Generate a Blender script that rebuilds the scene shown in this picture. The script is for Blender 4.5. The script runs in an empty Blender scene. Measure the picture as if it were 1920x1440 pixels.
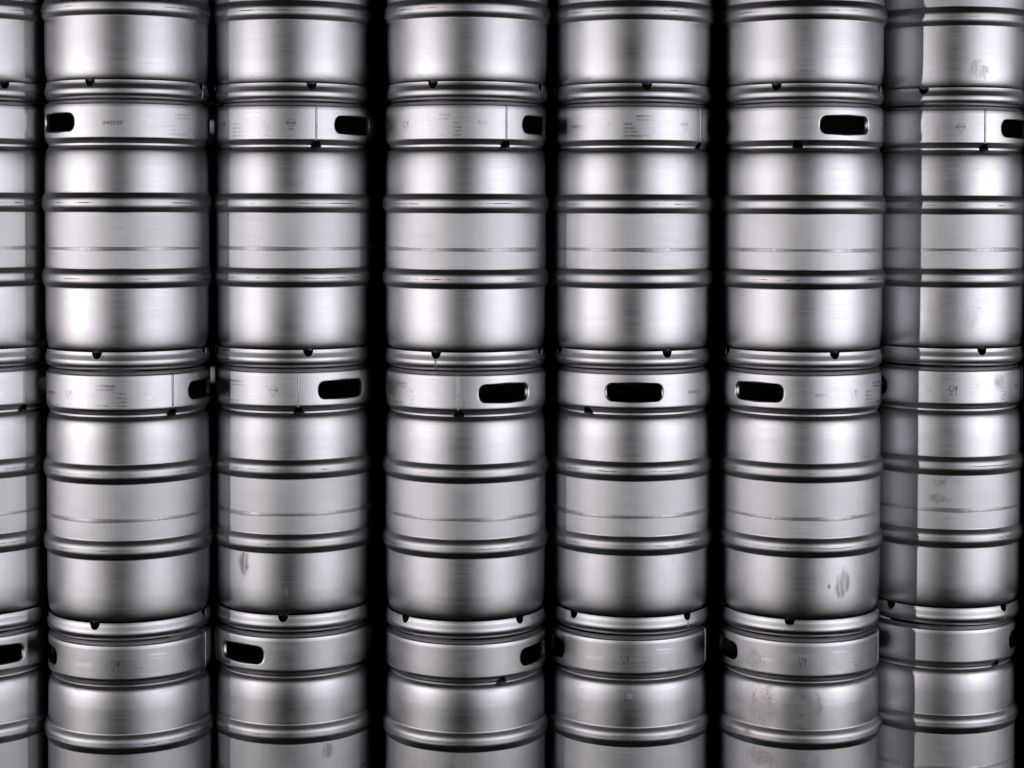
import bpy, bmesh, math, random
from math import sin, cos, asin, atan2, pi, radians, degrees, sqrt
from mathutils import Vector, Matrix, Euler
random.seed(7)
S = bpy.context.scene
COL = S.collection

# ------------------------------------------------------------------ camera
F_PX = 3400.0
H_CAM = 1.5605
cd = bpy.data.cameras.new('camera'); cam = bpy.data.objects.new('camera', cd); COL.objects.link(cam)
cd.sensor_width = 36.0; cd.lens = F_PX / 1920.0 * 36.0
cd.shift_y = -233.0 / 1920.0
cd.clip_end = 200
cam.location = (0, 0, H_CAM)
cam.rotation_euler = (Matrix.Rotation(radians(90 - 1.6), 4, 'X') @ Matrix.Rotation(radians(0.17), 4, 'Z')).to_euler()
S.camera = cam

# ------------------------------------------------------------------ world, lamps, exposure
w = bpy.data.worlds.new('World'); S.world = w; w.use_nodes = True
bg = w.node_tree.nodes['Background']; bg.inputs[0].default_value = (0.7, 0.88, 1.0, 1); bg.inputs[1].default_value = 1.0
# dim shed around the camera: nearly black, with a faint warm ceiling glow high above
_nt = w.node_tree; _tc = _nt.nodes.new('ShaderNodeTexCoord'); _sx = _nt.nodes.new('ShaderNodeSeparateXYZ'); _nt.links.new(_tc.outputs['Generated'], _sx.inputs[0])
_cr = _nt.nodes.new('ShaderNodeValToRGB'); _nt.links.new(_sx.outputs[2], _cr.inputs[0]); _nt.links.new(_cr.outputs[0], bg.inputs[0])
_cr.color_ramp.elements[0].position = 0.30; _cr.color_ramp.elements[0].color = (0.0008, 0.0011, 0.0013, 1)
_cr.color_ramp.elements[1].position = 0.62; _cr.color_ramp.elements[1].color = (0.020, 0.018, 0.0165, 1)
_e = _cr.color_ramp.elements.new(0.80); _e.color = (0.014, 0.013, 0.012, 1)
_e = _cr.color_ramp.elements.new(0.91); _e.color = (0.006, 0.006, 0.006, 1)
S.view_settings.view_transform = 'Standard'; S.view_settings.look = 'None'
S.view_settings.exposure = 0.0; S.view_settings.gamma = 1.0

def strip_lamp(name, loc, target, sx, sy, energy, color):
    l = bpy.data.lights.new(name, 'AREA'); l.shape = 'RECTANGLE'; l.size = sx; l.size_y = sy
    l.energy = energy; l.color = color
    o = bpy.data.objects.new(name, l); COL.objects.link(o); o.location = loc
    d = Vector(target) - Vector(loc); o.rotation_euler = d.to_track_quat('-Z', 'Y').to_euler()
    return o
# two small hard key lamps and, wider out, added softboxes brightening the keg sides
LAMPS = [(-14.1, -6.5, 1.15, 800, (1.0, 0.97, 0.98), 0.25, 0.9), (11.8, -6.8, 1.15, 820, (0.94, 0.965, 1.0), 0.25, 0.9),
         (-10.2, 0.2, 1.15, 105, (1.0, 0.97, 0.98), 1.6, 0.9), (10.2, 0.2, 1.15, 50, (0.95, 0.97, 1.0), 1.6, 0.9)]
for x, y, z, e, c, sx, sy in LAMPS:
    strip_lamp('key_and_fill_lamp', (x, y, z), (0.0, 4.1, 1.15), sx, sy, e, c)

# ------------------------------------------------------------------ helpers
def tag(o, label=None, cat=None, group=None, kind=None):
    if label: o['label'] = label
    if cat: o['category'] = cat
    if group: o['group'] = group
    if kind: o['kind'] = kind
    return o

def mesh_obj(name, me, parent=None, rz=0.0):
    o = bpy.data.objects.new(name, me); COL.objects.link(o)
    if parent is not None: o.parent = parent
    o.rotation_euler = (0, 0, rz)
    return o

def finish(bm, name, mat, sharp=28, inner=None):
    bmesh.ops.recalc_face_normals(bm, faces=bm.faces)
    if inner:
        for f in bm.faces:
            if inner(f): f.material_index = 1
    for f in bm.faces: f.smooth = True
    me = bpy.data.meshes.new(name); bm.to_mesh(me); bm.free()
    me.set_sharp_from_angle(angle=radians(sharp))
    me.materials.append(mat)
    if inner: me.materials.append(M_RAW_SHADED)
    return me

def smooth_interp(pts, x):
    # monotone cubic through (x, y) points
    n = len(pts)
    if x <= pts[0][0]: return pts[0][1]
    if x >= pts[-1][0]: return pts[-1][1]
    d = [(pts[i+1][1]-pts[i][1])/(pts[i+1][0]-pts[i][0]) for i in range(n-1)]
    m = [d[0]] + [0 if d[i-1]*d[i] <= 0 else 2*d[i-1]*d[i]/(d[i-1]+d[i]) for i in range(1, n-1)] + [d[-1]]
    for i in range(n-1):
        if x <= pts[i+1][0]:
            h = pts[i+1][0]-pts[i][0]; t = (x-pts[i][0])/h
            return ((2*t**3-3*t**2+1)*pts[i][1] + (t**3-2*t**2+t)*h*m[i]
                    + (-2*t**3+3*t**2)*pts[i+1][1] + (t**3-t**2)*h*m[i+1])

def P(r, th, z): return (r*sin(th), -r*cos(th), z)

def lathe(pts, n=192, close_top=False, close_bot=False):
    bm = bmesh.new(); rings = []
    for r, z in pts:
        rings.append([bm.verts.new(P(r, 2*pi*i/n, z)) for i in range(n)])
    for a, b in zip(rings, rings[1:]):
        for i in range(n):
            bm.faces.new((a[i], a[(i+1) % n], b[(i+1) % n], b[i]))
    if close_top: bm.faces.new(rings[-1])
    if close_bot: bm.faces.new(rings[0])
    return bm

# ------------------------------------------------------------------ dimensions (metres); t runs down from the top of a keg
R = 0.185; PITCH = 0.600
def Z(t): return PITCH - t

# ------------------------------------------------------------------ materials
class NT:
    def __init__(s, name):
        s.m = bpy.data.materials.new(name); s.m.use_nodes = True
        s.t = s.m.node_tree; s.n = s.t.nodes; s.l = s.t.links
        s.b = s.n['Principled BSDF']
    def new(s, typ, **kw):
        x = s.n.new(typ)
        for k, v in kw.items(): setattr(x, k, v)
        return x
    def link(s, a, b): s.l.new(a, b)
    def math(s, op, a, b=None, c=None, clamp=False):
        x = s.n.new('ShaderNodeMath'); x.operation = op; x.use_clamp = clamp
        for i, v in enumerate((a, b, c)):
            if v is None: continue
            if isinstance(v, (int, float)): x.inputs[i].default_value = v
            else: s.l.new(v, x.inputs[i])
        return x.outputs[0]
    def mapr(s, v, a, b, c=0.0, d=1.0, smooth=True):
        x = s.n.new('ShaderNodeMapRange'); x.interpolation_type = 'SMOOTHSTEP' if smooth else 'LINEAR'
        s.l.new(v, x.inputs[0])
        for i, q in zip((1, 2, 3, 4), (a, b, c, d)): x.inputs[i].default_value = q
        return x.outputs[0]
    def mixc(s, f, a, b):
        x = s.n.new('ShaderNodeMix'); x.data_type = 'RGBA'
        if isinstance(f, (int, float)): x.inputs[0].default_value = f
        else: s.l.new(f, x.inputs[0])
        for i, v in ((6, a), (7, b)):
            if isinstance(v, tuple): x.inputs[i].default_value = v + (1,) if len(v) == 3 else v
            else: s.l.new(v, x.inputs[i])
        return x.outputs[2]
    def noise(s, vec, scale, detail=3, rough=0.5, w=None, dist=0.0):
        x = s.n.new('ShaderNodeTexNoise'); x.noise_dimensions = '4D' if w is not None else '3D'
        s.l.new(vec, x.inputs['Vector']); x.inputs['Scale'].default_value = scale
        x.inputs['Detail'].default_value = detail; x.inputs['Roughness'].default_value = rough
        x.inputs['Distortion'].default_value = dist
        if w is not None: s.l.new(w, x.inputs['W'])
        return x.outputs[0]
    def mapping(s, vec, scale):
        x = s.n.new('ShaderNodeMapping'); s.l.new(vec, x.inputs[0]); x.inputs['Scale'].default_value = scale
        return x.outputs[0]

def steel(name, rough=0.36, aniso=0.55, brushed=0.5, nick=0.25, crest=False, stains=(), spots=0.0, base=(0.52, 0.508, 0.53), grime=0.0):
    t = NT(name)
    tc = t.new('ShaderNodeTexCoord'); vec = tc.outputs['Object']
    oi = t.new('ShaderNodeObjectInfo'); rnd = t.math('MULTIPLY', oi.outputs['Random'], 37.0)
    sep = t.new('ShaderNodeSeparateXYZ'); t.link(vec, sep.inputs[0])
    zc = sep.outputs[2]
    streak = t.noise(t.mapping(vec, (4, 4, 700)), 1.0, 3, 0.6, rnd)         # circumferential brushing
    vstreak = t.noise(t.mapping(vec, (260, 260, 6)), 1.0, 2, 0.6, rnd)      # faint upright draw lines
    cloud = t.noise(vec, 7.0, 3, 0.55, rnd)
    fine = t.noise(vec, 900.0, 2, 0.6)
    # nicks: short dark marks, stretched along the circumference
    nv = t.noise(t.mapping(vec, (70, 70, 300)), 1.0, 2, 0.5, rnd)
    gate = t.noise(vec, 9.0, 2, 0.5, rnd)
    dots = t.noise(vec, 330.0, 1, 0.4, rnd)
    nick_m = t.math('MULTIPLY', t.mapr(nv, 0.74, 0.78), t.mapr(gate, 0.56, 0.66))
    dot_m = t.math('MULTIPLY', t.mapr(dots, 0.80, 0.84), t.mapr(gate, 0.48, 0.60))
    scr = t.math('MULTIPLY', t.mapr(t.noise(t.mapping(vec, (340, 340, 11)), 1.0, 2, 0.5, rnd), 0.74, 0.80), t.mapr(t.noise(vec, 6.0, 2, 0.5, rnd), 0.52, 0.62, 0, 0.55))
    wear = t.math('MULTIPLY', t.math('MAXIMUM', t.math('MAXIMUM', nick_m, dot_m), scr), nick, clamp=True)
    if crest:      # scuffed line along the crest of a rolling hoop
        for zt in (0.2275, 0.3955):
            d = t.math('ABSOLUTE', t.math('SUBTRACT', zc, Z(zt)))
            wob = t.math('MULTIPLY', t.math('SUBTRACT', t.noise(t.mapping(vec, (40, 40, 40)), 1.0, 2, 0.5, rnd), 0.5), 0.004)
            dd = t.math('ABSOLUTE', t.math('ADD', t.math('SUBTRACT', zc, Z(zt) - 0.0004), wob))
            line = t.mapr(dd, 0.0002, 0.0012, 1.0, 0.0)
            br = t.mapr(t.noise(t.mapping(vec, (24, 24, 160)), 1.0, 6, 0.72, rnd), 0.47, 0.60)
            g2 = t.mapr(t.noise(vec, 8.0, 2, 0.5, rnd), 0.40, 0.52)
            wear = t.math('MAXIMUM', wear, t.math('MULTIPLY', t.math('MULTIPLY', line, br), t.math('MULTIPLY', g2, 0.9)))
    col = t.mixc(t.mapr(cloud, 0.3, 0.7), tuple(c*0.95 for c in base), tuple(min(1, c*1.04) for c in base))
    st = t.math('MULTIPLY', t.math('SUBTRACT', t.math('ADD', streak, vstreak), 1.0), 0.16*brushed)
    hs = t.new('ShaderNodeHueSaturation'); t.link(col, hs.inputs['Color']); hs.inputs['Saturation'].default_value = 1
    t.link(t.math('ADD', st, 1.0), hs.inputs['Value']); col = hs.outputs[0]
    rg = t.math('ADD', rough, t.math('MULTIPLY', t.math('SUBTRACT', t.math('ADD', cloud, streak), 1.0), 0.10))
    metal = None
    # water marks, rust and grease with their own outline (theta deg, z, half width m, half height m, kind, strength)
    for k, (th, zz, hw, hh, kind, amt) in enumerate(stains):
        c = P(R, radians(th), zz)
        sub = t.new('ShaderNodeVectorMath', operation='SUBTRACT'); t.link(vec, sub.inputs[0]); sub.inputs[1].default_value = c
        scl = t.new('ShaderNodeVectorMath', operation='MULTIPLY'); t.link(sub.outputs[0], scl.inputs[0]); scl.inputs[1].default_value = (1/hw, 1/hw, 1/hh)
        ln = t.new('ShaderNodeVectorMath', operation='LENGTH'); t.link(scl.outputs[0], ln.inputs[0])
        edge = t.noise(t.mapping(vec, (1, 1, 0.6)), 34.0, 4, 0.62, dist=0.8)
        dd = t.math('ADD', ln.outputs['Value'], t.math('MULTIPLY', t.math('SUBTRACT', edge, 0.5), 1.9))
        if kind == 'smear':
            m = t.math('MULTIPLY', t.mapr(dd, 0.55, 1.05, 1.0, 0.0), t.mapr(t.noise(t.mapping(vec, (130, 130, 14)), 1.0, 3, 0.6), 0.35, 0.6, 0.35, 1.0))
            cc = (0.28, 0.235, 0.225)
        elif kind == 'rust':
            m = t.math('MULTIPLY', t.mapr(dd, 0.45, 1.15, 1.0, 0.0), t.mapr(t.noise(vec, 300.0, 3, 0.65), 0.52, 0.66, 0.28, 1.0))
            cc = (0.23, 0.165, 0.13)
        else:
            m = t.math('MULTIPLY', t.mapr(dd, 0.40, 1.2, 1.0, 0.0), t.mapr(t.noise(vec, 50.0, 4, 0.6), 0.35, 0.70, 0.3, 1.0))
            cc = (0.19, 0.175, 0.18)
        m = t.math('MULTIPLY', m, amt, clamp=True)
        col = t.mixc(m, col, cc)
        rg = t.math('ADD', rg, t.math('MULTIPLY', m, 0.12))
        metal = m if metal is None else t.math('MAXIMUM', metal, m)
    # grime gathered just above the bottom chime and scuffs round the shoulder, in irregular patches
    gz = t.math('MAXIMUM', t.mapr(zc, Z(0.530), Z(0.556), 0.0, 1.0), t.mapr(zc, Z(0.128), Z(0.112), 0.0, 0.5))
    gm = t.math('MULTIPLY', gz, t.mapr(t.noise(t.mapping(vec, (16, 16, 45)), 1.0, 5, 0.7, rnd), 0.46, 0.66, 0.0, 1.1*grime + 0.0001))
    col = t.mixc(gm, col, (0.20, 0.19, 0.185))
    rg = t.math('ADD', rg, t.math('MULTIPLY', gm, 0.10))
    if spots:
        sp = t.math('MULTIPLY', t.mapr(t.noise(vec, 420.0, 2, 0.6), 0.66, 0.72), t.mapr(t.noise(vec, 10.0, 2, 0.5), 0.42, 0.62))
        wear = t.math('MAXIMUM', wear, t.math('MULTIPLY', sp, spots))
    col = t.mixc(wear, col, (0.02, 0.021, 0.023))
    mm = t.math('SUBTRACT', 1.0, t.math('MULTIPLY', wear, 0.8))
    if metal is not None: mm = t.math('SUBTRACT', mm, t.math('MULTIPLY', metal, 0.45), clamp=True)
    gl = t.new('ShaderNodeBsdfAnisotropic', distribution='BECKMANN')
    t.link(col, gl.inputs['Color']); t.link(rg, gl.inputs['Roughness']); gl.inputs['Anisotropy'].default_value = aniso
    tan = t.new('ShaderNodeTangent', direction_type='RADIAL', axis='Z'); t.link(tan.outputs[0], gl.inputs['Tangent'])
    df = t.new('ShaderNodeBsdfDiffuse'); t.link(col, df.inputs['Color'])
    mx = t.new('ShaderNodeMixShader'); t.link(mm, mx.inputs[0]); t.link(df.outputs[0], mx.inputs[1]); t.link(gl.outputs[0], mx.inputs[2])
    out = next(n for n in t.n if n.type == 'OUTPUT_MATERIAL'); t.link(mx.outputs[0], out.inputs[0])
    b1 = t.new('ShaderNodeBump'); b1.inputs['Strength'].default_value = 0.5; b1.inputs['Distance'].default_value = 0.0017
    t.link(cloud, b1.inputs['Height'])
    b2 = t.new('ShaderNodeBump'); b2.inputs['Strength'].default_value = 0.12*brushed + 0.03; b2.inputs['Distance'].default_value = 0.00012
    t.link(t.math('ADD', fine, t.math('MULTIPLY', streak, 0.8)), b2.inputs['Height']); t.link(b1.outputs[0], b2.inputs['Normal'])
    b3 = t.new('ShaderNodeBump'); b3.inputs['Strength'].default_value = 0.5; b3.inputs['Distance'].default_value = 0.0006; b3.invert = True
    t.link(wear, b3.inputs['Height']); t.link(b2.outputs[0], b3.inputs['Normal'])
    t.link(b3.outputs[0], gl.inputs['Normal']); t.link(b3.outputs[0], df.inputs['Normal']); t.n.remove(t.b)
    return t.m

M_BODY = steel('satin_steel_body', rough=0.475, aniso=-0.18, brushed=0.35, nick=0.7, grime=0.5)
M_HOOP = steel('steel_hoop', rough=0.50, aniso=-0.15, brushed=0.4, nick=0.6, crest=True)
M_CHIME = steel('satin_steel_chime', rough=0.475, aniso=-0.25, brushed=0.5, nick=0.8)
M_BAND = steel('brushed_steel_band', rough=0.53, aniso=-0.25, brushed=1.0, nick=0.5)

def weld_mat():
    t = NT('weld_bead'); tc = t.new('ShaderNodeTexCoord'); vec = tc.outputs['Object']
    n1 = t.noise(t.mapping(vec, (260, 260, 90)), 1.0, 3, 0.7); n2 = t.noise(vec, 12.0, 3, 0.6)
    f = t.math('MULTIPLY', t.mapr(n1, 0.38, 0.64), t.mapr(n2, 0.35, 0.6, 0.2, 0.7))
    t.link(t.mixc(f, (0.50, 0.49, 0.51), (0.24, 0.235, 0.245)), t.b.inputs['Base Color'])
    t.b.inputs['Metallic'].default_value = 1; t.b.inputs['Roughness'].default_value = 0.5
    b = t.new('ShaderNodeBump'); b.inputs['Strength'].default_value = 0.6; b.inputs['Distance'].default_value = 0.0006
    t.link(n1, b.inputs['Height']); t.link(b.outputs[0], t.b.inputs['Normal'])
    return t.m
M_WELD = weld_mat()
M_STAMP = steel('stamped_lettering', rough=0.44, aniso=0.0, brushed=0.4, nick=0.2, base=(0.60, 0.59, 0.61))

M_RAW_SHADED = steel('unpolished_inner_steel_shaded', rough=0.68, aniso=0.0, brushed=0.3, nick=0.3, base=(0.30, 0.295, 0.30))  # unpolished inner steel, colour darkened to stand in for shade behind the hand holes

# ------------------------------------------------------------------ keg parts
def body_mesh():
    pts = [(0.030, Z(0.062)), (0.030, Z(0.070)), (0.075, Z(0.074)), (0.130, Z(0.082)), (0.160, Z(0.090)), (0.170, Z(0.097)), (0.1750, Z(0.1005))]
    prof = [(0.1005, R-.0100), (0.104, R-.0074), (0.108, R-.0049), (0.113, R-.0031), (0.119, R-.0021), (0.127, R-.0013), (0.138, R-.0006), (0.152, R-.0001), (0.165, R)]
    for i in range(1, 22):
        t = 0.1005 + i*0.003; pts.append((smooth_interp(prof, t), Z(t)))
    for t in (0.170, 0.185, 0.2055): pts.append((R, Z(t)))
    pts += [(R, Z(0.2495)), (R, Z(0.290)), (R, Z(0.330)), (R, Z(0.3735)), (R, Z(0.4175)), (R, Z(0.45)), (R, Z(0.476))]
    prof2 = [(0.476, R), (0.500, R-.0002), (0.516, R-.0007), (0.529, R-.0015), (0.540, R-.0027), (0.547, R-.0040), (0.553, R-.0058), (0.560, R-.0095), (0.568, R-.016), (0.574, R-.026), (0.579, R-.045)]
    t = 0.480
    while t < 0.579:
        pts.append((smooth_interp(prof2, t), Z(t))); t += 0.003
    pts += [(R-.075, Z(0.583)), (0.03, Z(0.587))]
    return lathe(pts, 192, True, True)

def hoop_mesh(t0, t1, h=0.0072):
    # steep flanks rolled over into a narrow rounded crest
    c = (t1-t0)/2; n = 22
    def slope(u):                       # u: 0 at the foot, 1 at the crest
        if u < .06: return u/.06
        if u < .30: return 1.0
        return max(0.0, 0.5+0.5*cos(pi*min(1, (u-.30)/.62)))
    ys = [0.0]
    for i in range(200): ys.append(ys[-1]+slope((i+.5)/200))
    def y(u): return ys[int(round(max(0, min(1, u))*200))]/ys[-1]*h
    half = [(k/n)**1.0 for k in range(n+1)]
    pts = [(R-0.004, Z(t0-.0012)), (R+.0006, Z(t0-.0012))]
    pts += [(R+.0007+y(u), Z(t0+u*c)) for u in half]
    pts += [(R+.0007+y(u), Z(t1-u*c)) for u in half[::-1][1:]]
    pts += [(R+.0006, Z(t1+.0012)), (R-0.004, Z(t1+.0012))]
    return lathe(pts, 192)

def seam_ring_mesh(seed=0):
    rr = random.Random(seed); ph = [rr.random()*6.28 for _ in range(8)]
    bm = bmesh.new(); n = 288; rings = []
    for j, (dz, dr) in enumerate(((-.0044, -.0002), (-.0040, .0007), (-.0030, .0008), (0, .0010), (.0030, .0008), (.0040, .0007), (.0044, -.0002))):
        ring = []
        for i in range(n):
            a = 2*pi*i/n
            wob = 0.0004*sin(2*a+ph[0]) + 0.0002*sin(9*a+ph[1])
            wid = 0.95 + 0.18*sin(3*a+ph[2]) + 0.10*sin(7*a+ph[3])
            rip = 0.00007*sin(96*a + j + ph[4]) if abs(dz) < .0035 else 0
            ring.append(bm.verts.new(P(R+dr+rip, a, Z(0.330) + dz*wid + wob)))
        rings.append(ring)
    for a, b in zip(rings, rings[1:]):
        for i in range(n): bm.faces.new((a[i], a[(i+1) % n], b[(i+1) % n], b[i]))
    return bm

TOP = [(0.0006, R-.0120), (0.0015, R-.0088), (0.0024, R-.0076), (0.0033, R-.0073), (0.0050, R-.0055), (0.0072, R-.0028), (0.0088, R-.0012), (0.0102, R-.0006),
       (0.0140, R-.0002), (0.018, R), (0.0805, R), (0.0838, R-.0003), (0.0865, R-.0014), (0.089, R-.0030), (0.093, R-.0058), (0.0962, R-.0078), (0.0975, R-.0081), (0.1010, R-.0081)]
BOT = [(0.5580, R-.0027), (0.5592, R-.0027), (0.5645, R-.0023), (0.5690, R-.0013), (0.5735, R-.0001), (0.5775, R+.0008), (0.5815, R+.0010), (0.5860, R+.0004), (0.5900, R-.0010),
       (0.5932, R-.0032), (0.5957, R-.0060), (0.5980, R-.0094), (0.5992, R-.0124)]

def skirt(prof, rows, base_n, notches, nw, nh, notch_end, handles):
    """sheet of revolution with half-round notches in one edge and pressed hand holes, all real openings"""
    ths = [2*pi*i/base_n - pi for i in range(base_n)]
    for nc in notches:
        ths = [a for a in ths if abs((a-nc+pi) % (2*pi) - pi) > nw*1.12]
        for k in range(13): ths.append(nc - nw*cos(pi*k/12))
    ths = sorted((a+pi) % (2*pi) - pi for a in ths)
    n = len(ths)
    bm = bmesh.new(); L = bm.verts
    def V(t, th, dr=0.0): return L.new(P(smooth_interp(prof, t) + dr, th, Z(t)))
    tfix = notch_end - 1.6*nh if notch_end > rows[0] + .01 else notch_end + 1.6*nh
    G = []
    for th in ths:
        e = 0
        for nc in notches:
            u = ((th-nc+pi) % (2*pi) - pi)/nw
            if abs(u) < 0.9999: e = max(e, nh*sqrt(1-u*u))
        colv = []
        for t in rows:
            tt = t
            if e > 0:
                if notch_end > tfix and t > tfix: tt = tfix + (t-tfix)*(notch_end-e-tfix)/(notch_end-tfix)
                if notch_end < tfix and t < tfix: tt = tfix + (t-tfix)*(notch_end+e-tfix)/(notch_end-tfix)
            colv.append(tt)
        G.append(colv)
    inside = [[False]*len(rows) for _ in range(n)]
    patches = []
    for hc in handles:
        idx = [i for i in range(n) if abs((ths[i]-hc+pi) % (2*pi) - pi) < radians(27.5)]
        if idx[0] == 0 and idx[-1] == n-1:   # wraps
            k = max(i for i in range(len(idx)-1) if idx[i+1]-idx[i] > 1)
            idx = idx[k+1:] + idx[:k+1]
        ja = min(j for j, t in enumerate(rows) if t > 0.0215); jb = max(j for j, t in enumerate(rows) if t < 0.0775)
        patches.append((hc, idx, ja, jb))
        for i in idx[1:-1]:
            for j in range(ja+1, jb): inside[i][j] = True
    VG = [[None if inside[i][j] else V(G[i][j], ths[i]) for j in range(len(rows))] for i in range(n)]
    skip = set()
    for hc, idx, ja, jb in patches:
        for i in idx[:-1]:
            for j in range(ja, jb): skip.add((i, j))
    for i in range(n):
        i2 = (i+1) % n
        for j in range(len(rows)-1):
            if (i, j) in skip: continue
            bm.faces.new((VG[i][j], VG[i2][j], VG[i2][j+1], VG[i][j+1]))
    for hc, idx, ja, jb in patches:
        loop = [(i, ja) for i in idx] + [(idx[-1], j) for j in range(ja+1, jb+1)] + [(i, jb) for i in idx[-2::-1]] + [(idx[0], j) for j in range(jb-1, ja, -1)]
        tc = 0.0500; hw = 0.0640; hh = 0.0195; rc = 0.0175
        s0 = ((ths[idx[0]]-hc+pi) % (2*pi)-pi)*R; s1 = ((ths[idx[-1]]-hc+pi) % (2*pi)-pi)*R
        ta, tb = rows[ja], rows[jb]
        outer = []; hole = []
        for i, j in loop:
            s = ((ths[i]-hc+pi) % (2*pi)-pi)*R; t = rows[j]
            u = 2*(s-s0)/(s1-s0)-1; v = 2*(t-ta)/(tb-ta)-1
            x, y = u*hw, v*hh
            cx, cy = hw-rc, hh-rc
            if abs(x) > cx and abs(y) > cy:
                dx, dy = abs(x)-cx, abs(y)-cy; d = sqrt(dx*dx+dy*dy)
                x = math.copysign(cx + rc*dx/d, x); y = math.copysign(cy + rc*dy/d, y)
            outer.append((s, t-tc)); hole.append((x, y))
        rings = []
        ring0 = [VG[i][j] for i, j in loop]; rings.append(ring0)
        cw = 0.0048                         # width of the rolled-in lip
        for k in range(1, 9):
            f = k/8.0; ring = []
            for (ox, oy), (hx, hy) in zip(outer, hole):
                # lip starts cw outside the opening
                nx, ny = hx/hw, hy/hh; q = sqrt((hx-ox)**2+(hy-oy)**2); ex = hx + (ox-hx)*cw/q; ey = hy + (oy-hy)*cw/q
                x = ox + (ex-ox)*f; y = oy + (ey-oy)*f
                ring.append(V(tc+y, hc+x/R))
            rings.append(ring)
        for k in range(1, 8):
            a = (k/7.0)*pi/2; ring = []
            for (ox, oy), (hx, hy) in zip(outer, hole):
                q = sqrt((hx-ox)**2+(hy-oy)**2); g = cw*(1-sin(a))
                x = hx + (ox-hx)*g/q; y = hy + (oy-hy)*g/q
                ring.append(V(tc+y, hc+x/R, -cw*(1-cos(a))))
            rings.append(ring)
        ring = [V(tc+y, hc+x/R, -cw-0.004) for x, y in hole]; rings.append(ring)
        m = len(loop)
        for a, b in zip(rings, rings[1:]):
            for i in range(m): bm.faces.new((a[i], a[(i+1) % m], b[(i+1) % m], b[i]))
    bmesh.ops.recalc_face_normals(bm, faces=bm.faces)
    # make sure normals look outward before thickening inward
    f0 = next(f for f in bm.faces if abs(f.normal.z) < .3)
    c = f0.calc_center_median()
    if f0.normal.dot(Vector((c.x, c.y, 0))) < 0:
        bmesh.ops.reverse_faces(bm, faces=bm.faces)
    bmesh.ops.solidify(bm, geom=bm.faces[:], thickness=0.0016)
    return bm

def frange(a, b, n): return [a + (b-a)*i/n for i in range(n+1)]
A_H1, A_H2, A_SEAM = radians(-99), radians(83), radians(48.5)
A_N1, A_N2 = radians(49), radians(-134.5)
rows_top = frange(0.0006, 0.0185, 26) + frange(0.0215+.0002, 0.0773, 20)[:] + frange(0.0795, 0.1010, 20)
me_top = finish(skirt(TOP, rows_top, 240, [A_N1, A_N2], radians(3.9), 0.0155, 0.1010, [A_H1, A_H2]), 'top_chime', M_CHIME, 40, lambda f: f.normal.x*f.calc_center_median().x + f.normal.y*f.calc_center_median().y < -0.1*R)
rows_bot = frange(0.5580, 0.5992, 44)
me_bot = finish(skirt(BOT, rows_bot, 216, [0.0, pi/2, pi, -pi/2], radians(3.7), 0.0150, 0.5580, []), 'bottom_chime', M_CHIME, 40)
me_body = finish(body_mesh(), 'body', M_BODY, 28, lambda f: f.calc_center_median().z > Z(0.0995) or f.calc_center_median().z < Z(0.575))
me_hoop1 = finish(hoop_mesh(0.2055, 0.2495), 'rolling_hoop', M_HOOP, 50)
me_hoop2 = finish(hoop_mesh(0.3735, 0.4175), 'rolling_hoop', M_HOOP, 50)
me_seams = [finish(seam_ring_mesh(k), 'weld_seam', M_WELD, 50) for k in range(5)]
# brushed middle band: a sleeve skin between the two hoops, split by the weld
def band_mesh():
    return lathe([(R-.002, Z(0.2490)), (R+.0004, Z(0.2490)), (R+.00045, Z(0.29)), (R+.0003, Z(0.330)), (R+.00045, Z(0.35)), (R+.0004, Z(0.3740)), (R-.002, Z(0.3740))], 192)
me_band = finish(band_mesh(), 'centre_band', M_BAND, 28)

def strip_seam(t0, t1, wdt, prof, th):
    bm = bmesh.new(); n = 26; rings = []
    for k in range(n+1):
        t = t0 + (t1-t0)*k/n; ring = []
        j = (random.random()-.5)*0.0005; ww = wdt*(1+(random.random()-.5)*.25)
        for s, dr in ((-1, -.0003), (-.85, .0003), (-.6, .0009), (0, .0011), (.6, .0009), (.85, .0003), (1, -.0003)):
            ring.append(bm.verts.new(P(smooth_interp(prof, t)+dr+(random.random()*.00012), th + (s*ww/2+j)/R, Z(t))))
        rings.append(ring)
    for a, b in zip(rings, rings[1:]):
        for i in range(6): bm.faces.new((a[i], a[i+1], b[i+1], b[i]))
    return bm
me_vseam = finish(strip_seam(0.0045, 0.0870, 0.0060, TOP, A_SEAM), 'weld_seam', M_WELD, 60)
me_bseam = finish(strip_seam(0.5735, 0.5965, 0.0060, BOT, 0.0), 'weld_seam', M_WELD, 60)

# ------------------------------------------------------------------ stamped markings, bent round the chime
def bent_text(txt, size, th, t, shear=0.0, bold=0.0, align='CENTER', name='lettering', xs=1.0, relief=0.00035):
    cu = bpy.data.curves.new('t', 'FONT'); cu.body = txt; cu.size = size; cu.align_x = align; cu.align_y = 'CENTER'
    cu.shear = shear; cu.offset = bold; cu.resolution_u = 2; cu.extrude = relief/2
    ob = bpy.data.objects.new('t', cu); COL.objects.link(ob)
    dg = bpy.context.evaluated_depsgraph_get(); dg.update()
    me = bpy.data.meshes.new_from_object(ob.evaluated_get(dg))
    bpy.data.objects.remove(ob); bpy.data.curves.remove(cu)
    for v in me.vertices:
        x, y, z = v.co
        v.co = P(R + z + relief*0.25, th + x*xs/R, Z(t) + y)
    me.name = name; me.materials.clear(); me.materials.append(M_STAMP)
    return me

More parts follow.
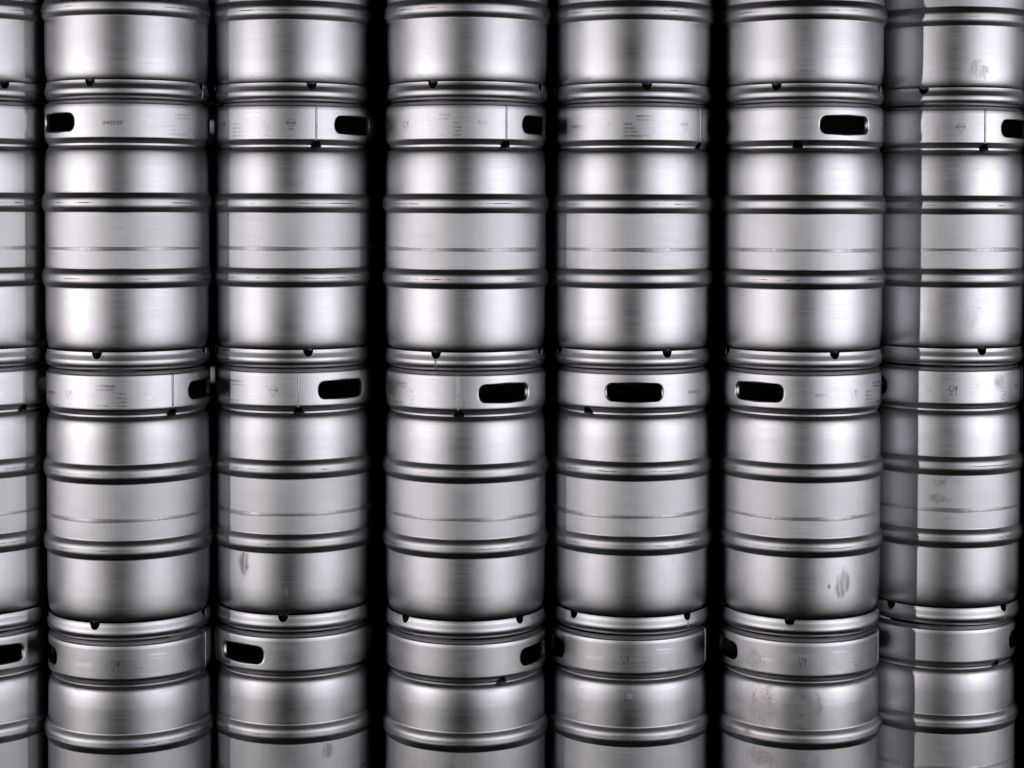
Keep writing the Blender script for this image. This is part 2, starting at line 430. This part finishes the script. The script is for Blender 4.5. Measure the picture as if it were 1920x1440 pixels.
def strokes(lines, th, t, wdt, name, relief=0.0004):
    """raised line drawing: lines are lists of (x, y) in metres"""
    bm = bmesh.new()
    for ln in lines:
        for (x0, y0), (x1, y1) in zip(ln, ln[1:]):
            d = sqrt((x1-x0)**2+(y1-y0)**2)
            if d < 1e-6: continue
            nx, ny = -(y1-y0)/d*wdt/2, (x1-x0)/d*wdt/2
            q = [(x0+nx, y0+ny), (x1+nx, y1+ny), (x1-nx, y1-ny), (x0-nx, y0-ny)]
            lo = [bm.verts.new(P(R-.0001, th+x/R, Z(t)+y)) for x, y in q]
            hi = [bm.verts.new(P(R+relief, th+x/R, Z(t)+y)) for x, y in q]
            bm.faces.new(hi)
            for i in range(4): bm.faces.new((lo[i], lo[(i+1) % 4], hi[(i+1) % 4], hi[i]))
    bmesh.ops.recalc_face_normals(bm, faces=bm.faces)
    me = bpy.data.meshes.new(name); bm.to_mesh(me); bm.free(); me.materials.append(M_STAMP)
    return me

mark_meshes = []
mark_meshes.append(('maker_name', bent_text('PORTINOX', 0.0072, radians(1), 0.0320, 0.3, 0.00016, name='maker_name', xs=1.25)))
mark_meshes.append(('maker_line', bent_text('MADE IN SPAIN', 0.0052, radians(1), 0.0400, 0, 0, name='maker_line', xs=1.12)))
LINES = [('042559', '50.1 L'), ('DIN 6647', '12.3 Kg'), ('NR. 1.4301', '2012'), ('MAX. PRESSURE 3 BAR', '3.0 bar')]
for k, (a, b) in enumerate(LINES):
    t = 0.0495 + k*0.0088
    mark_meshes.append(('text_line', bent_text(a, 0.0062, radians(-15), t, 0, 0, 'LEFT', 'text_line', 1.08 if k < 3 else 0.98)))
    mark_meshes.append(('text_line', bent_text(b, 0.0062, radians(16), t, 0, 0, 'RIGHT', 'text_line', 1.05)))
# glass and fork symbol
gl = [[(-.0075, .0105), (.0015, .0105)], [(-.0075, .0105), (-.0078, .004), (-.0060, -.0005), (-.003, -.002), (0, -.0005), (.0018, .004), (.0015, .0105)],
      [(-.003, -.002), (-.003, -.0085)], [(-.0068, -.0100), (-.003, -.0080), (.0008, -.0100)],
      [(.0052, .0105), (.0052, .004), (.0072, .0015), (.0092, .004), (.0092, .0105)], [(.0072, .0105), (.0072, -.0105)]]
mark_meshes.append(('glass_and_fork_mark', strokes(gl, radians(-27.5), 0.0540, 0.0009, 'glass_and_fork_mark')))
circ = [[(.0085*cos(2*pi*i/20), .0085*sin(2*pi*i/20)+.002) for i in range(21)], [(-.011, .0045), (-.0105, -.0005), (-.0075, .002), (-.0055, .0045), (-.003, -.0005), (-.001, .004), (.001, -.0005), (.0035, .0045), (.006, -.0005), (.0085, .0045), (.0105, -.0005)],
        [(-.0055, -.0105), (.0055, -.0105)], [(-.0055, -.0125), (.004, -.0125)]]
mark_meshes.append(('approval_mark', strokes(circ, radians(31), 0.0500, 0.0008, 'approval_mark')))
mark_meshes.append(('batch_mark', strokes([[(-.001, .004), (.001, .004)], [(0, .004), (0, -.002)], [(-.001, -.002), (.001, -.002)], [(-.001, -.006), (.001, -.007), (-.001, -.008)]], radians(52.5), 0.0690, 0.0007, 'batch_mark')))

# ------------------------------------------------------------------ the stacks
#        centre x px, front depth m
COLS = [(-52, 4.075), (240.5, 4.022), (551, 4.106), (874.5, 4.048), (1183.5, 4.092), (1502.5, 4.074), (1770, 4.200)]
OFF = [-12, 0, 2.8, 0, 1.2, 1.4, 7.0]      # correction of the angles below, degrees
colpos = []
for xp, fd in COLS:
    fd *= 0.990; yc = fd + R; colpos.append(((xp-960)/F_PX*yc, yc))
Z_JOINT = [1.8, 1.2, 0.6, 0.0]      # bottom of rows 0..3
# text-block angle as seen, bottom-notch angle as seen, serial
SPEC = {
 (0,0): (30, 34.6, '041120'), (1,0): (-60, -26.5, '042218'), (2,0): (110, 10, '041377'), (3,0): (200, -24.7, '043051'), (4,0): (-150, 9, '042906'), (5,0): (70, -19.4, '041844'), (6,0): (160, -24.8, '043370'),
 (0,1): (-120, -5, '041633'), (1,1): (40, -22, '043535'), (2,1): (-36, 7, '043602'), (3,1): (-19.5, -21, '041711'), (4,1): (8, 25.4, '040547'), (5,1): (130, 23, '042480'), (6,1): (-27.5, 20.8, '043190'),
 (0,2): (1, -5, '042071'), (1,2): (-17.5, -24.8, '040029'), (2,2): (-49, -11, '041285'), (3,2): (-54, 42, '042733'), (4,2): (100, 44, '041822'), (5,2): (66, -7.5, '040923'), (6,2): (28, -44.5, '042574'),
 (0,3): (-55, 12, '042846'), (1,3): (17, 30, '041955'), (2,3): (-128, -30, '043277'), (3,3): (161, 5, '041460'), (4,3): (24, -15, '041637'), (5,3): (29, 20, '042000'), (6,3): (177, 40, '043714'),
}
LABEL = {
 (0,0): 'half hidden steel keg cropped by the left edge, topmost, above a plain chime',
 (1,0): 'topmost steel keg of the leftmost full column, fine upright scratch on its lower wall',
 (2,0): 'topmost steel keg of the narrow column, wavy dark scuff above its bottom rim',
 (3,0): 'topmost steel keg of the middle column, its notch left of centre over an embossed chime',
 (4,0): 'topmost steel keg right of the middle column, single rim notch right of its centre',
 (5,0): 'topmost steel keg directly over the keg whose whole hand hole sits right of centre',
 (6,0): 'topmost steel keg of the rightmost column, fan shaped smudge above its bottom rim',
 (0,1): 'steel keg cropped by the left edge, blank chime, second from the top',
 (1,1): 'steel keg with hand hole at its far left and serial 043535 on its chime',
 (2,1): 'narrow column steel keg with upright weld left of a hand hole, second from top',
 (3,1): 'middle column steel keg with maker text, upright weld and half hidden hand hole',
 (4,1): 'steel keg with chime text in its centre and no hand hole, second from the top',
 (5,1): 'steel keg with blank chime and whole hand hole right of centre, second from the top',
 (6,1): 'steel keg in the rightmost column with an upright weld and speckled lower wall',
 (0,2): 'steel keg cropped by the left edge, upright weld line near its shaded right side',
 (1,2): 'steel keg third from the top, hand hole cut off by its right side',
 (2,2): 'steel keg with upright weld, hand hole and a tall brown smear low on its wall',
 (3,2): 'middle column steel keg with central upright weld and whole hand hole right of it',
 (4,2): 'steel keg with its hand hole facing straight out in the centre of the chime',
 (5,2): 'steel keg with hand hole at left, serial 040923, grey streak low on its right',
 (6,2): 'steel keg in the rightmost column with dark smudges on its middle band',
 (0,3): 'lowest steel keg cropped by the left edge, rounded hand hole end on its chime',
 (1,3): 'lowest steel keg of the leftmost full column, serial 041955 and fork mark on its chime',
 (2,3): 'lowest steel keg of the narrow column, slanting hand hole at left of blank chime',
 (3,3): 'lowest steel keg of the middle column, blank chime with hand hole at its far right',
 (4,3): 'lowest steel keg right of the middle column, serial 041637, clean wall without rust',
 (5,3): 'lowest steel keg with brown rust speckles and water stains on its wall, serial 042000',
 (6,3): 'lowest steel keg of the rightmost column, blank chime, its left side in shadow',
}
STAINS = {  # theta as seen, height t, half width, half height, kind, strength
 (2,2): [(-41, 0.452, 0.0165, 0.036, 'smear', 0.8)],
 (5,2): [(30, 0.478, 0.023, 0.038, 'smear', 0.75), (20, 0.482, 0.004, 0.007, 'grease', 1.0)],
 (6,2): [(-4, 0.262, 0.038, 0.018, 'grease', 0.8), (-7, 0.303, 0.028, 0.013, 'grease', 0.8), (-1, 0.347, 0.012, 0.010, 'grease', 0.7)],
 (6,0): [(14, 0.520, 0.032, 0.026, 'smear', 0.4)],
 (5,3): [(-29, 0.162, 0.050, 0.056, 'rust', 0.9), (2, 0.165, 0.045, 0.045, 'grease', 0.6), (12, 0.150, 0.010, 0.030, 'rust', 0.6), (-26, 0.275, 0.040, 0.025, 'rust', 0.9), (10, 0.28, 0.020, 0.022, 'grease', 0.6), (-38, 0.223, 0.02, 0.010, 'rust', 1.0)],
 (3,3): [(-2, 0.275, 0.030, 0.030, 'smear', 0.8)],
 (2,3): [(22, 0.272, 0.018, 0.022, 'smear', 0.6)],
 (1,3): [(-8, 0.285, 0.035, 0.018, 'grease', 0.45)],
 (6,1): [(-4, 0.500, 0.070, 0.050, 'grease', 0.18)],
 (4,3): [(0, 0.135, 0.016, 0.012, 'smear', 0.5)],
}
CHIME_STAINS = {
 (5,3): [(-33, 0.055, 0.028, 0.035, 'rust', 0.75)],
 (6,2): [(38, 0.035, 0.02, 0.02, 'grease', 0.5)],
 (6,1): [(2, 0.03, 0.02, 0.02, 'grease', 0.4)],
}
def with_mat(me, mat):
    m2 = me.copy(); m2.materials[0] = mat; return m2

serial_cache = {}
def build_keg(c, r, first):
    X, Y = colpos[c]; v = degrees(atan2(-X, Y))
    B, nb, ser = SPEC[(c, r)]; B += OFF[c]; nb += OFF[c]
    root = bpy.data.objects.new('beer_keg', None); COL.objects.link(root)
    tx = (random.random()-.5)*0.0036 + (0.008, 0.004, 0.0, -0.008)[r]*(c == 6)
    root.location = (X + tx, Y, Z_JOINT[r])
    root.rotation_euler = ((random.random()-.5)*.003, (random.random()-.5)*.003, 0)
    tag(root, LABEL[(c, r)], 'keg', 'stainless steel kegs stacked in columns')
    body_me = me_body; band_me = me_band; hoop = (me_hoop1, me_hoop2)
    rz = radians(B + v)
    body_rot = radians(random.choice((0, 90, 180, 270)) + random.random()*60)
    if (c, r) in STAINS:
        st = [(th + OFF[c] + v, Z(t), a, b, k, s) for th, t, a, b, k, s in STAINS[(c, r)]]
        body_rot = 0.0
        spk = 0.7 if (c, r) == (6, 1) else (0.25 if (c, r) == (5, 3) else 0)
        body_me = with_mat(me_body, steel('stained_steel_body', 0.475, -0.18, 0.35, 0.7, stains=st, spots=spk, grime=0.5))
        band_me = with_mat(me_band, steel('stained_steel_band', 0.53, -0.25, 1.0, 0.5, stains=st))
        if (c, r) == (5, 3):
            hm = steel('stained_steel_hoop', 0.50, -0.15, 0.4, 0.6, crest=True, stains=st)
            hoop = (with_mat(me_hoop1, hm), with_mat(me_hoop2, hm))
    top_me = me_top
    if (c, r) in CHIME_STAINS:
        st = [(th + OFF[c] - B, Z(t), a, b, k, s) for th, t, a, b, k, s in CHIME_STAINS[(c, r)]]
        top_me = with_mat(me_top, steel('stained_steel_chime', 0.475, -0.25, 0.5, 0.8, stains=st))
    mesh_obj('body', body_me, root, body_rot)
    mesh_obj('centre_band', band_me, root, body_rot)
    mesh_obj('rolling_hoop', hoop[0], root, body_rot); mesh_obj('rolling_hoop', hoop[1], root, body_rot)
    mesh_obj('weld_seam', me_seams[(c*3+r*2) % 5], root, radians(random.random()*360))
    tchime = mesh_obj('top_chime', top_me, root, rz)
    for nm, me in mark_meshes + [('weld_seam', me_vseam)]:
        mesh_obj(nm, me, tchime)
    mesh_obj('serial_number', bent_text(ser, 0.0125, radians(-50), 0.0535, name='serial_number', xs=1.18, relief=0.0006), tchime)
    bch = mesh_obj('bottom_chime', me_bot, root, radians(nb + v))
    mesh_obj('weld_seam', me_bseam, bch, radians({(3,1): 0, (4,2): 0, (6,2): 90, (1,0): 90}.get((c, r), 180 if abs(nb) < 60 else 135)))
    return root

for c in range(7):
    for r in range(4):
        build_keg(c, r, None)

# second row of kegs standing behind the gaps
def plain_keg(x, y, z, rot, label, group):
    root = bpy.data.objects.new('beer_keg', None); COL.objects.link(root); root.location = (x, y, z)
    tag(root, label, 'keg', group)
    mesh_obj('body', me_body, root, rot); mesh_obj('centre_band', me_band, root, rot)
    mesh_obj('rolling_hoop', me_hoop1, root, rot); mesh_obj('rolling_hoop', me_hoop2, root, rot)
    mesh_obj('top_chime', me_top, root, rot); mesh_obj('bottom_chime', me_bot, root, rot*1.7)
for c in range(7):
    for r in range(4):
        plain_keg(colpos[c][0], colpos[c][1] + 0.385, Z_JOINT[r], random.random()*6, 'steel keg of the unlit second row, hidden in black directly behind a front column', 'kegs of the unlit second row')
for c in range(6):
    for r in range(4):
        plain_keg((colpos[c][0]+colpos[c+1][0])/2, colpos[c][1] + 0.76, Z_JOINT[r], random.random()*6, 'steel keg of the unlit third row, lost in the black gap between two front columns', 'kegs of the unlit third row')
for r in range(4):
    plain_keg(colpos[6][0] + 0.40, colpos[6][1] + 0.30, Z_JOINT[r] , random.random()*6, ['topmost', 'second from top', 'third from top', 'lowest'][r] + ' dim steel keg behind the rightmost column, at the right edge', 'dim kegs behind the rightmost column')

for xp in (2095, 2410, -390, -705, -1020):  # unseen columns added outside the frame to shut out stray side light
  for r in range(4):
    yc = 4.09 + R
    plain_keg((xp-960)/F_PX*yc, yc, Z_JOINT[r], random.random()*6, 'added unseen steel keg beyond the side edge, keeping stray light out', 'added unseen kegs beyond the side edges')

# ------------------------------------------------------------------ ground
def ground():
    t = NT('concrete_ground'); tc = t.new('ShaderNodeTexCoord'); vec = tc.outputs['Object']
    n = t.noise(vec, 3.0, 6, 0.6); n2 = t.noise(vec, 60.0, 4, 0.6)
    t.link(t.mixc(t.math('MULTIPLY', n, n2), (0.018, 0.018, 0.019), (0.045, 0.044, 0.043)), t.b.inputs['Base Color'])
    t.b.inputs['Roughness'].default_value = 0.9
    b = t.new('ShaderNodeBump'); b.inputs['Strength'].default_value = 0.4; b.inputs['Distance'].default_value = 0.004
    t.link(n2, b.inputs['Height']); t.link(b.outputs[0], t.b.inputs['Normal'])
    bm = bmesh.new(); n_ = 24; s = 60.0
    vs = [[bm.verts.new((-s/2+s*i/n_, -s/2+s*j/n_, -0.002)) for j in range(n_+1)] for i in range(n_+1)]
    for i in range(n_):
        for j in range(n_): bm.faces.new((vs[i][j], vs[i+1][j], vs[i+1][j+1], vs[i][j+1]))
    me = bpy.data.meshes.new('ground'); bm.to_mesh(me); bm.free(); me.materials.append(t.m)
    o = mesh_obj('ground', me); tag(o, kind='structure')
ground()
